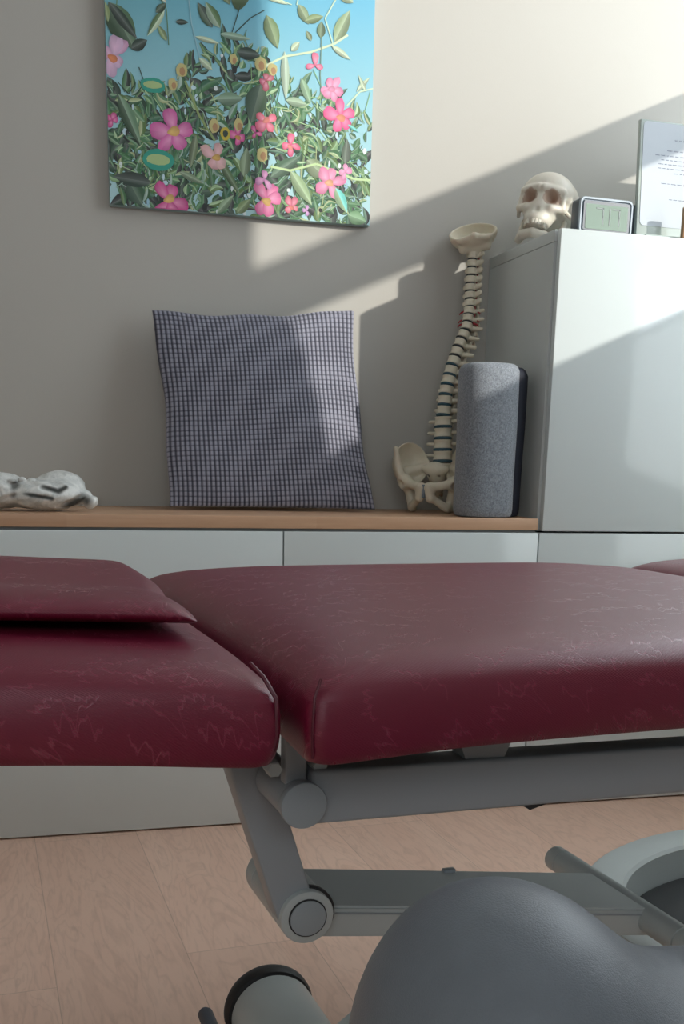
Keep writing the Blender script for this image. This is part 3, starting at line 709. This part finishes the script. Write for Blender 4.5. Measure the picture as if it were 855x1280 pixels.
# ------------------------------------------------------------------ skull on the tall cabinet
SK = .93
sk = thing('skull_model', 'cream plastic human skull model on the tall cabinet left of the clock', 'skull', (.056, .235, H2), (0, 0, 0))
def skull(P):
    Q = P.copy(); Q[..., 0] = np.abs(P[..., 0])
    d = ell(P, (0, .022, .128), (.071, .090, .068))
    d = smin(d, ell(P, (0, -.030, .125), (.060, .045, .052)), .02)
    d = smin(d, ell(P, (0, -.045, .075), (.040, .034, .048)), .015)              # face
    d = smin(d, ell(P, (0, -.058, .046), (.029, .026, .020)), .010)              # upper jaw
    d = smin(d, cap(Q, (.006, -.080, .122), (.050, -.060, .122), .008, .007), .008)   # brow
    d = smin(d, cap(Q, (.030, -.066, .076), (.055, -.045, .082), .010, .008), .008)   # cheekbone
    d = smin(d, cap(Q, (.055, -.048, .084), (.068, .000, .086), .0055, .005), .004)   # arch
    d = smin(d, cap(Q, (.054, -.050, .086), (.052, -.052, .118), .006, .006), .005)
    # lower jaw
    j = cap(Q, (.0, -.066, .012), (.026, -.052, .012), .012, .011)
    j = smin(j, cap(Q, (.026, -.052, .012), (.050, -.005, .022), .011, .009), .006)
    j = smin(j, cap(Q, (.050, -.005, .022), (.052, .004, .075), .010, .006), .006)
    d = np.minimum(d, j)
    d = smax(d, -ell(Q, (.0275, -.088, .101), (.0185, .034, .0165)), .004)       # orbits
    d = smax(d, -cap(P, (0, -.092, .086), (0, -.085, .066), .0055, .0105), .003) # nose opening
    d = smax(d, -cap(Q, (.070, -.020, .105), (.060, -.035, .100), .008, .008), .006)
    d = smax(d, -ell(Q, (.046, -.060, .056), (.010, .014, .012)), .004)
    return d
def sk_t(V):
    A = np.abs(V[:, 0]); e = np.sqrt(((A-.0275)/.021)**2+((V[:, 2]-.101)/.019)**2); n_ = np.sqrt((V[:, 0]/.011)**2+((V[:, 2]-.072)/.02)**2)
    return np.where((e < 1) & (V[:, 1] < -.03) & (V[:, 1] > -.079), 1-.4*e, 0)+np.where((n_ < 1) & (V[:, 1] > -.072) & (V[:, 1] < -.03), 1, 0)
o = nets('cranium', skull, (-.085, -.11, -.004), (.085, .125, .205), .0027, SKULLM, sk, sk_t); 
MS = Matrix.Rotation(R(-40), 4, 'Z') @ Matrix.Rotation(R(7), 4, 'Y') @ Matrix.Rotation(R(-17), 4, 'X') @ Matrix.Diagonal((SK*1.04, SK*1.04, SK, 1))
MS.translation = (0, 0, .001-min((MS @ v.co).z for v in o.data.vertices)); o.matrix_local = MS
for i in range(-5, 6):
    a = i*.30; x, y = .026*math.sin(a), -.055-.026*math.cos(a)
    for z0, z1 in ((.0275, .041),):
        if i in (-1, 3): continue
        bm = bmesh.new(); M3 = Matrix.Translation((x, y, 0)) @ Matrix.Rotation(a, 4, 'Z')
        box_bm(bm, (-.0036, -.002, z0), (.0036, .004, z1), M3, .0012)
        from_bm('tooth', bm, SKULLM, sk, True).matrix_local = MS

# ------------------------------------------------------------------ clock, dark block, acrylic stand, wood piece
SILVER = plain('silver_rim', (.42, .48, .53, 1), .6, metal=0, var=.02); LCD = plain('lcd_panel', (.27, .34, .29, 1), .9, var=.05, Specular_IOR_Level=.1)
NAVYPL = plain('dark_blue_plastic', (.045, .065, .09, 1), .4); DIG = plain('lcd_digit', (.06, .10, .10, 1), .4)
ck = thing('alarm_clock', 'small grey digital alarm clock with silver rim between the skull and the sign holder', 'clock', (.135, .062, H2+.0002), (R(0), 0, R(3)))
def rrect(a, b, r, n=6):
    pts = []
    for cx, cz, a0 in ((a-r, b-r, 0), (-a+r, b-r, 90), (-a+r, -b+r, 180), (a-r, -b+r, 270)):
        for i in range(n+1): t_ = R(a0+90*i/n); pts.append((cx+r*math.cos(t_), cz+r*math.sin(t_)))
    return pts
def rr_loft(name, secs, mat, parent, smooth=True):
    """secs: (half w, half h, corner r, y, zc)"""
    bm = bmesh.new(); rings = []
    for a, b, r, y, zc_ in secs: rings.append([bm.verts.new((x, y, z+zc_)) for x, z in rrect(a, b, r)])
    for p, q in zip(rings, rings[1:]):
        for i in range(len(p)): bm.faces.new((p[i], p[(i+1) % len(p)], q[(i+1) % len(p)], q[i]))
    bm.faces.new(rings[0]); bm.faces.new(rings[-1][::-1]); return from_bm(name, bm, mat, parent, smooth)
rr_loft('case', [(.062, .038, .012, .030, .039), (.066, .0385, .012, .022, .039), (.067, .0387, .012, -.006, .039), (.067, .0387, .012, -.010, .039)], NAVYPL, ck)
rr_loft('rim', [(.067, .0385, .012, -.0105, .039), (.0675, .0388, .012, -.014, .039), (.066, .0375, .011, -.017, .039), (.0625, .034, .008, -.017, .039), (.0615, .033, .007, -.0125, .039)], SILVER, ck)
rr_loft('display', [(.060, .0315, .005, -.0126, .039), (.0585, .030, .004, -.0175, .039)], NAVYPL, ck)
rr_loft('screen', [(.053, .0255, .003, -.0176, .0375), (.053, .0255, .003, -.0182, .0375)], LCD, ck)
bm = bmesh.new()
def seg(x, z, s_, on):
    w_, hh_ = .5*s_, s_
    L = {'a': (x, z+2*hh_, x+w_*2, z+2*hh_), 'b': (x+2*w_, z+hh_, x+2*w_, z+2*hh_), 'c': (x+2*w_, z, x+2*w_, z+hh_), 'd': (x, z, x+2*w_, z), 'e': (x, z, x, z+hh_), 'f': (x, z+hh_, x, z+2*hh_), 'g': (x, z+hh_, x+2*w_, z+hh_)}
    for c in on:
        a0, b0, a1, b1 = L[c]; box_bm(bm, (min(a0, a1)-.0014, -.0188, min(b0, b1)-.0014), (max(a0, a1)+.0014, -.0183, max(b0, b1)+.0014))
seg(-.026, .022, .0165, 'abc'); seg(-.009, .022, .0165, 'bc'); seg(.015, .022, .0165, 'abc')
from_bm('digit', bm, DIG, ck)
db = thing('card_box', 'small dark blue box standing between the clock and the sign holder', 'box', (.226, .100, H2+.0002), (0, 0, R(0)))
box('case', (-.022, -.02, 0), (.016, .03, .071), NAVYPL, db, .003); box('lid', (-.023, -.021, .071), (.017, .031, .078), plain('dark_lid', (.03, .04, .055, 1), .4), db, .002)
# acrylic sign holder
def m_acr():
    t = NT('milky_acrylic'); t.set(Base_Color=(.62, .70, .66, 1), Roughness=.15, Transmission_Weight=.35, IOR=1.45); return t.m
ac = thing('sign_holder', 'leaning white acrylic sign holder with a printed sheet on the tall cabinet', 'sign holder', (.320, .070, H2+.0002), (R(-4), 0, R(2)))
bm = bmesh.new(); box_bm(bm, (-.098, -.004, .0), (.098, .008, .257), None, .002); box_bm(bm, (-.098, -.045, 0), (.098, .03, .0035), None, .001)
from_bm('holder', bm, m_acr(), ac, True)
rr_loft('paper_sheet', [(.091, .110, .010, -.0052, .143), (.091, .110, .010, -.0044, .143)], plain('white_paper', (.54, .58, .62, 1), .95, var=.01, Specular_IOR_Level=.1), ac, False)
rnd = random.Random(4); INK = plain('ink', (.05, .07, .15, 1), .6)
for (x0, z0, L, hgt) in ((-.010, .219, .07, .0030), (-.028, .196, .09, .0026), (-.058, .185, .12, .0026), (-.043, .176, .11, .0016), (-.050, .167, .12, .0022), (-.049, .158, .10, .0018), (-.008, .149, .05, .0016), (-.040, .126, .08, .0016), (-.018, .093, .05, .0014)):
    bm = bmesh.new(); x = x0
    while x < x0+L:
        wl = rnd.uniform(.006, .014); pts = []; n_ = int(wl/.0010)
        for i in range(n_+1): pts.append((x+i*.0010, z0+(hgt*.5 if i % 2 else -hgt*.5)*rnd.uniform(.6, 1)))
        for (a0, b0), (a1, b1) in zip(pts, pts[1:]):
            q = [bm.verts.new(p) for p in ((a0, -.0054, b0-.00055), (a1, -.0054, b1-.00055), (a1, -.0054, b1+.00055), (a0, -.0054, b0+.00055))]; bm.faces.new(q)
        x += wl+.003
    from_bm('text_line', bm, INK, ac)
wd = box('wooden_block', (.303, .000, H2+.0002), (.335, .012, H2+.066), plain('raw_wood', (.42, .26, .14, 1), .6, var=.3), None, .003)
tag(wd, 'small upright wooden piece in front of the sign holder', 'wooden block')

bxx = thing('shade_box', 'plain white box added out of view beyond the sign holder to shade the wall', 'box', (.518, .12, H2+.0002))  # added unseen box, blocks the sun from the wall behind the cabinet
box('body', (-.079, -.11, 0), (.079, .16, .21), WHITE_MATT, bxx, .003); box('lid', (-.082, -.113, .211), (.082, .163, .25), WHITE_MATT, bxx, .003)
# ------------------------------------------------------------------ pale ornament on the bench, left
def m_stone():
    t = NT('pale_weathered_shell'); v = t.co(); n = t.noise(v, 28, 5, .65, 1.0); n2 = t.noise(v, 90, 4, .7)
    at = t.node('ShaderNodeAttribute', attribute_name='tint')
    c = t.mix(t.ramp(n, .35, .62), (.50, .53, .52, 1), (.82, .83, .80, 1)); c = t.mix(t.math('MULTIPLY', t.ramp(n2, .62, .72), .45), c, (.22, .23, .22, 1))
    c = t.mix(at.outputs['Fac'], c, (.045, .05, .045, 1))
    t.set(Base_Color=c, Roughness=.4, Normal=t.bump(t.math('ADD', n, n2), .5, .004)); return t.m
def rock(P):
    d = ell(P, (.005, -.01, .036), (.078, .055, .035))
    d = smin(d, ell(P, (.035, .005, .060), (.045, .040, .031)), .014)
    d = smin(d, ell(P, (-.085, .01, .044), (.060, .055, .042)), .012)
    d = smin(d, cap(P, (.05, -.02, .048), (.085, -.012, .034), .012, .009), .012)
    d = smin(d, ell(P, (.092, -.015, .022), (.014, .016, .0165)), .004)
    for i in range(7): d = smin(d, ell(P, (-.055+.018*i, -.032+.003*i, .066+.004*math.sin(i*1.3)), (.008, .007, .006)), .003)
    d = smax(d, -cap(P, (-.035, -.068, .040), (.018, -.068, .030), .006, .005), .003)
    d = smax(d, -cap(P, (.002, -.060, .056), (.030, -.060, .046), .008, .006), .003); d = smax(d, -cap(P, (.030, -.060, .046), (.045, -.056, .056), .006, .005), .003)
    d = smax(d, -cap(P, (.052, -.052, .012), (.085, -.045, .024), .015, .010), .004)
    d = d+.0016*np.sin(P[..., 0]*150+3*np.sin(P[..., 2]*90))*np.sin(P[..., 2]*130)*np.sin(P[..., 1]*110)
    return smax(d, -P[..., 2], .003)
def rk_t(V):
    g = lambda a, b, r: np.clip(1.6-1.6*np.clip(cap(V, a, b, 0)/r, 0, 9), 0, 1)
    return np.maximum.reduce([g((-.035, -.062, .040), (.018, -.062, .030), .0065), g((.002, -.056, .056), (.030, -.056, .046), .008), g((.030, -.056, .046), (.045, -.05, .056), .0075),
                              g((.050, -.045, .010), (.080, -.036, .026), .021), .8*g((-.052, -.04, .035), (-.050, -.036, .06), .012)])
rk = nets('shell_ornament', rock, (-.16, -.08, -.004), (.12, .075, .105), .0020, m_stone(), None, rk_t)
rk.scale = (1.08, 1.05, .93); rk.location = (-1.100, .125, TOPZ+.0008); tag(rk, 'rough whitish shell-like lump with dark cracks lying on the oak board at far left', 'ornament')

# ------------------------------------------------------------------ treatment table
TH = R(6)
tb = thing('treatment_table', 'burgundy padded treatment table on a grey steel lifting frame in front of the cabinets', 'treatment table', (-.93, -1.2, 0), (0, 0, TH))
def rrect2(a, b, r, m=14, k=6):
    pts = []
    cs = ((a-r, b-r, 0), (-a+r, b-r, 90), (-a+r, -b+r, 180), (a-r, -b+r, 270))
    for q in range(4):
        cx, cy, a0 = cs[q]
        for i in range(k): t_ = R(a0+90*i/k); pts.append((cx+r*math.cos(t_), cy+r*math.sin(t_)))
        t_ = R(a0+90); p0 = (cx+r*math.cos(t_), cy+r*math.sin(t_)); nx_, ny_, _ = cs[(q+1) % 4]
        t2 = R(cs[(q+1) % 4][2]); p1_ = (nx_+r*math.cos(t2), ny_+r*math.sin(t2))
        for i in range(m): pts.append((p0[0]+(p1_[0]-p0[0])*i/m, p0[1]+(p1_[1]-p0[1])*i/m))
    return pts
def pad(name, cx, cy, a, b, z0, zs_, zt, mat, parent, droop=.008, cr=.03):
    """upholstered block: underside z0, side seam zs_, crown zt"""
    dz = zt-zs_
    prof = [(-.0, .06, z0+.004, 0), (0, .016, z0+.001, 0), (0, .004, z0+.0, 1), (0, 0, z0+.008, 1), (0, -.003, (z0+zs_)/2, .5), (0, .0, zs_, 0),
            (0, .005, zs_+dz*.30, 0), (0, .014, zs_+dz*.52, 0), (0, .028, zs_+dz*.70, 0), (0, .048, zs_+dz*.83, 0), (0, .078, zs_+dz*.91, 0), (0, .12, zs_+dz*.955, 0), (0, .18, zs_+dz*.985, 0), (0, .25, zt, 0), (0, min(a, b)-.02, zt, 0)]
    bm = bmesh.new(); rings = []
    for _, ins, z, dr in prof:
        A, B = max(a-ins, .004), max(b-ins, .004); r_ = max(min(cr+ins*.45, A*.95, B*.95), .002); ring = []
        for x, y in rrect2(A, B, r_):
            c = (abs(x)/A)**6*(abs(y)/B)**6
            ring.append(bm.verts.new((cx+x, cy+y, z-dr*droop*min(1, c*2.)-(.006*c if z > zs_ else 0))))
        rings.append(ring)
    n = len(rings[0])
    for p, q in zip(rings, rings[1:]):
        for i in range(n): bm.faces.new((p[i], p[(i+1) % n], q[(i+1) % n], q[i]))
    bm.faces.new(rings[0][::-1]); bm.faces.new(rings[-1])
    o = from_bm(name, bm, mat, parent, True)
    for p in o.data.polygons: p.use_smooth = True
    m_ = o.modifiers.new('sub', 'SUBSURF'); m_.levels = m_.render_levels = 1
    return o
ZB, ZS, ZT = .600, .648, .682
mid = pad('cushion', .365, 0, .365, .36, ZB, ZS, ZT, VINYL, tb, cr=.016)
mid['label'] = 'middle burgundy cushion section'
lf = pad('cushion', -.43, 0, .41, .355, ZB, ZS, ZT-.002, VINYL, tb, cr=.016)
lf['label'] = 'left burgundy cushion section'
rt = pad('cushion', .945, 0, .20, .355, ZB+.0, ZS, ZT+.004, VINYL, tb, cr=.016)
# tilt the left section up a little away from the joint
lf.rotation_euler = (0, R(3.2), 0); lf.location = (0, 0, 0)
lf.location = Vector((-.02, 0, .62))-Matrix.Rotation(R(3.2), 3, 'Y') @ Vector((-.02, 0, .62))
SEAM = plain('burgundy_piping', (.10, .008, .022, 1), .5)
bm = bmesh.new(); tube_bm(bm, [(.003, -.3565, ZB+.002), (.0015, -.359, ZB+.02), (.003, -.3585, ZS), (.010, -.352, ZS+.012)], .0011, 6); from_bm('seam', bm, SEAM, mid, True)
bm = bmesh.new()
tube_bm(bm, [(-.027, -.352, ZB+.004), (-.024, -.354, ZB+.02), (-.026, -.3525, ZS), (-.034, -.345, ZS+.014), (-.04, -.33, ZS+.021)], .0017, 6)
from_bm('seam', bm, SEAM, lf, True)
# boards under the cushions
for c_, x0, x1 in ((mid, .03, .70), (rt, .775, 1.115)): box('base_board', (x0, -.29, ZB-.008), (x1, .29, ZB+.012), DARKPL, c_)
box('base_board', (-.80, -.28, ZB-.004), (-.05, .28, ZB+.012), DARKPL, lf)
# rails and cross members under the middle section
for s in (-1, 1):
    bar('side_rail', (.05, s*.20, .524), (1.12, s*.20, .506), .04, .050, METAL, tb, .004)
for x0 in (.215, .62, .95):
    bm = bmesh.new()
    vs = [(x0-.03, .589), (x0+.05, .589), (x0+.03, .545), (x0-.01, .545)]
    for s in (-1, 1):
        y0, y1 = (s*.20-.014, s*.20+.014)
        A = [bm.verts.new((x, y0, z)) for x, z in vs]; B = [bm.verts.new((x, y1, z)) for x, z in vs]
        for i in range(4): bm.faces.new((A[i], A[(i+1) % 4], B[(i+1) % 4], B[i]))
        bm.faces.new(A); bm.faces.new(B)
    box_bm(bm, (x0-.01, -.186, .556), (x0+.03, .186, .586))
    from_bm('cross_member', bm, METAL, tb)
bm = bmesh.new()
A = [(.262, .5005), (.296, .5005), (.296, .494), (.277, .489)]
a_ = [bm.verts.new((x, -.214, z)) for x, z in A]; b_ = [bm.verts.new((x, -.190, z)) for x, z in A]
for i in range(4): bm.faces.new((a_[i], a_[(i+1) % 4], b_[(i+1) % 4], b_[i]))
bm.faces.new(a_); bm.faces.new(b_); from_bm('rail_clip', bm, DARKPL, tb)
# upper hinge tube with flat round end cap
ht = cyl('hinge_tube', (.040, -.224, .521), (.040, .224, .521), .0195, METAL, tb)
cyl('end_cap', (.040, -.230, .521), (.040, -.220, .521), .0212, CAPM, ht, .0015)
bm = bmesh.new(); box_bm(bm, (.028, -.212, .530), (.048, -.196, .592), Matrix.Translation((.035, 0, .56)) @ Matrix.Rotation(R(0), 4, 'Y') @ Matrix.Translation((-.035, 0, -.56)), .002)
br = from_bm('hinge_bracket', bm, METAL, tb, True)
for dx in (-.020, .022):
    bm = bmesh.new(); M4, L4 = frameM((.038+dx, -.214, .551), (.038+dx, -.196, .551)); lathe_bm(bm, [(.0065, 0), (.0075, .002), (.0075, L4-.002), (.0065, L4)], M4, 6); from_bm('bolt', bm, METAL2, br)
# slanted leg bar down to the lower hinge
bar('leg_bar', (.064, -.125, .378), (.003, -.125, .575), .040, .036, METAL, tb, .003, up=(0, 1, 0))
bm = bmesh.new(); box_bm(bm, (-.10, -.16, .580), (.0, .16, .592), None, .001); from_bm('hinge_plate', bm, METAL, tb)
bm = bmesh.new(); tube_bm(bm, [(-.055, -.21, .592), (-.03, -.215, .588), (-.005, -.21, .592)], .006, 8); from_bm('release_lever', bm, CAPM, tb, True)
lh = cyl('lower_hinge', (.072, -.150, .377), (.072, -.02, .377), .0275, METAL2, tb, grooves=(.022, .030, .105))
cyl('end_cap', (.072, -.1525, .377), (.072, -.146, .377), .0185, CAPM, lh, .001)
bm = bmesh.new(); M5, _ = frameM((.072, -.1515, .377), (.072, -.145, .377)); lathe_bm(bm, [(.0195, 0), (.0198, .001), (.0198, .004)], M5, 40); from_bm('shadow_ring', bm, DARKPL, lh, True)
cyl('gap_ring', (.074, -.142, .377), (.074, -.135, .377), .0292, DARKPL, lh, .0005)
# lifting arm
bm = bmesh.new()
pa = [(.090, -.125), (.090, -.015), (.497, -.008), (.506, -.125)]
def zt_(x): return .375-.057*(x-.10)/.40
T = [bm.verts.new((x, y, zt_(x))) for x, y in pa]; B = [bm.verts.new((x, y, zt_(x)-.034)) for x, y in pa]
for i in range(4): bm.faces.new((T[i], T[(i+1) % 4], B[(i+1) % 4], B[i]))
bm.faces.new(T[::-1]); bm.faces.new(B)
bmesh.ops.bevel(bm, geom=list(bm.edges), offset=.0025, segments=2, affect='EDGES'); arm = from_bm('lifting_arm', bm, METAL2, tb, True)
bm = bmesh.new(); bar_bm(bm, (.11, -.1265, .3665), (.50, -.1265, .311), .0016, .0016, 0); from_bm('weld_line', bm, METAL, arm)
bm = bmesh.new(); box_bm(bm, (.285, -.020, .345), (.300, -.012, .3515), None, .001); from_bm('cable_clip', bm, METAL, arm)
ct = cyl('cross_tube', (.502, -.215, .304), (.502, .085, .304), .0165, METAL2, tb, grooves=(.030, .278))
cyl('post', (.505, -.05, .09), (.502, -.03, .300), .022, METAL2, tb)
# base on the floor
base = bar('base_beam', (.16, .03, .085), (.44, .26, .085), .055, .045, METAL2, tb, .004)
bm = bmesh.new(); box_bm(bm, (.44, -.20, .0), (.56, -.01, .092), None, .008); from_bm('base_plate', bm, METAL, tb, True)
bm = bmesh.new(); n_ = 72; ctr = (1.16, .235)
rings = []
for (a, b, z) in ((.435, .375, 0), (.435, .375, .095), (.428, .368, .10), (.372, .300, .10), (.366, .294, .094), (.366, .294, .02)):
    rings.append([bm.verts.new((ctr[0]+a*math.cos(2*math.pi*i/n_), ctr[1]+b*math.sin(2*math.pi*i/n_), z)) for i in range(n_)])
for p, q in zip(rings, rings[1:]):
    for i in range(n_): bm.faces.new((p[i], p[(i+1) % n_], q[(i+1) % n_], q[i]))
for f_ in bm.faces: f_.material_index = 0
br_ = from_bm('base_ring', bm, METAL2, tb, True)
bm = bmesh.new(); M6 = Matrix.Translation((ctr[0], ctr[1], 0)) @ Matrix.Diagonal((1, .8, 1, 1)); lathe_bm(bm, [(.364, .002), (.364, .035), (.34, .045), (.1, .05)], M6, 64); from_bm('motor_cover', bm, DARKPL, br_, True)
# transport wheel
wh = cyl('wheel_housing', (.149, -.02, .064), (.149, .222, .064), .0585, METAL2, tb, .004, 64)
bm = bmesh.new(); M7, L7 = frameM((.149, .222, .064), (.149, .252, .064)); lathe_bm(bm, [(.054, 0), (.0605, .003), (.0635, .010), (.0635, .02), (.060, .028), (.03, .030)], M7, 64); from_bm('tyre', bm, BLACK, wh, True)
cyl('pedal_bar', (.064, .02, .035), (.075, .315, .030), .011, NERVE, tb, .008)
bar('pedal_arm', (.066, .06, .033), (.15, .06, .06), .012, .012, METAL, tb)

# ------------------------------------------------------------------ head pad lying on the left section
def W(lx, ly, z): return Vector((-.93+lx*math.cos(TH)-ly*math.sin(TH), -1.2+lx*math.sin(TH)+ly*math.cos(TH), z))
hp = bpy.data.objects.new('head_pad', None)
prof = [(-.200, .001), (-.228, .009), (-.228, .016), (-.216, .023), (-.190, .0265), (-.165, .0265), (-.140, .0245), (-.110, .027), (-.070, .031), (-.03, .035), (.0, .036), (.02, .034), (.035, .030), (.040, .012), (.03, .001)]
bm = bmesh.new(); NX = 40; rings = []
for i in range(NX+1):
    x = -.60+.545*i/NX; e = max(0, (x+.055+.035)/.035); ring = []
    for (y, z) in prof:
        sq = 1-.75*e**2 if y < -.13 else 1-.35*e**3
        zz = z*sq if z > .01 else z
        xx = x-(.010*e if y > -.14 else 0)+(.012 if y > -.14 else 0)+(.002*math.sin(y*60))*e
        ring.append(bm.verts.new((xx, y+.002*math.sin(x*25), zz)))
    rings.append(ring)
n = len(prof)
for p, q in zip(rings, rings[1:]):
    for j in range(n): bm.faces.new((p[j], p[(j+1) % n], q[(j+1) % n], q[j]))
bm.faces.new(rings[0][::-1]); bm.faces.new(rings[-1])
hpo = from_bm('head_pad', bm, VINYL, None, False)
for p in hpo.data.polygons: p.use_smooth = True
m_ = hpo.modifiers.new('sub', 'SUBSURF'); m_.levels = m_.render_levels = 2
bpy.data.objects.remove(hp)
Mh = Matrix.Rotation(TH+R(5.5), 4, 'Z') @ Matrix.Rotation(R(3.2), 4, 'Y'); Mh.translation = (-.945, -1.222, .678); hpo.matrix_world = Mh
tag(hpo, 'small flat burgundy vinyl pad lying on the left end of the treatment table', 'pad')

# ------------------------------------------------------------------ saddle stool
st = thing('saddle_stool', 'grey leatherette saddle stool in the foreground close to the table', 'stool', (-.70, -1.86, 0))
def saddle(P):
    d = ell(P, (.090, .046, .418), (.215, .135, .076))
    d = smin(d, ell(P, (-.131, .069, .496), (.082, .106, .094)), .10)
    d = smin(d, ell(P, (.03, .05, .455), (.13, .11, .072)), .06)
    return smax(d, .40-P[..., 2], .03)
se = nets('seat', saddle, (-.24, -.24, .36), (.36, .24, .60), .009, LEATHER, st)
m_ = se.modifiers.new('sub', 'SUBSURF'); m_.levels = m_.render_levels = 1
cyl('seat_plate', (.03, 0, .385), (.03, 0, .402), .10, DARKPL, st)
cyl('gas_column', (.03, 0, .09), (.03, 0, .39), .022, METAL, st); cyl('outer_column', (.03, 0, .07), (.03, 0, .25), .03, DARKPL, st)
for i in range(5):
    a = R(40+72*i); ex, ey = .03+.20*math.cos(a), .20*math.sin(a)
    bar('base_leg', (.03, 0, .085), (ex, ey, .062), .03, .022, METAL, st)
    k = cyl('castor', (ex-.011, ey, .024), (ex+.011, ey, .024), .024, BLACK, st, .003); cyl('castor_stem', (ex, ey, .045), (ex, ey, .06), .005, METAL, k)
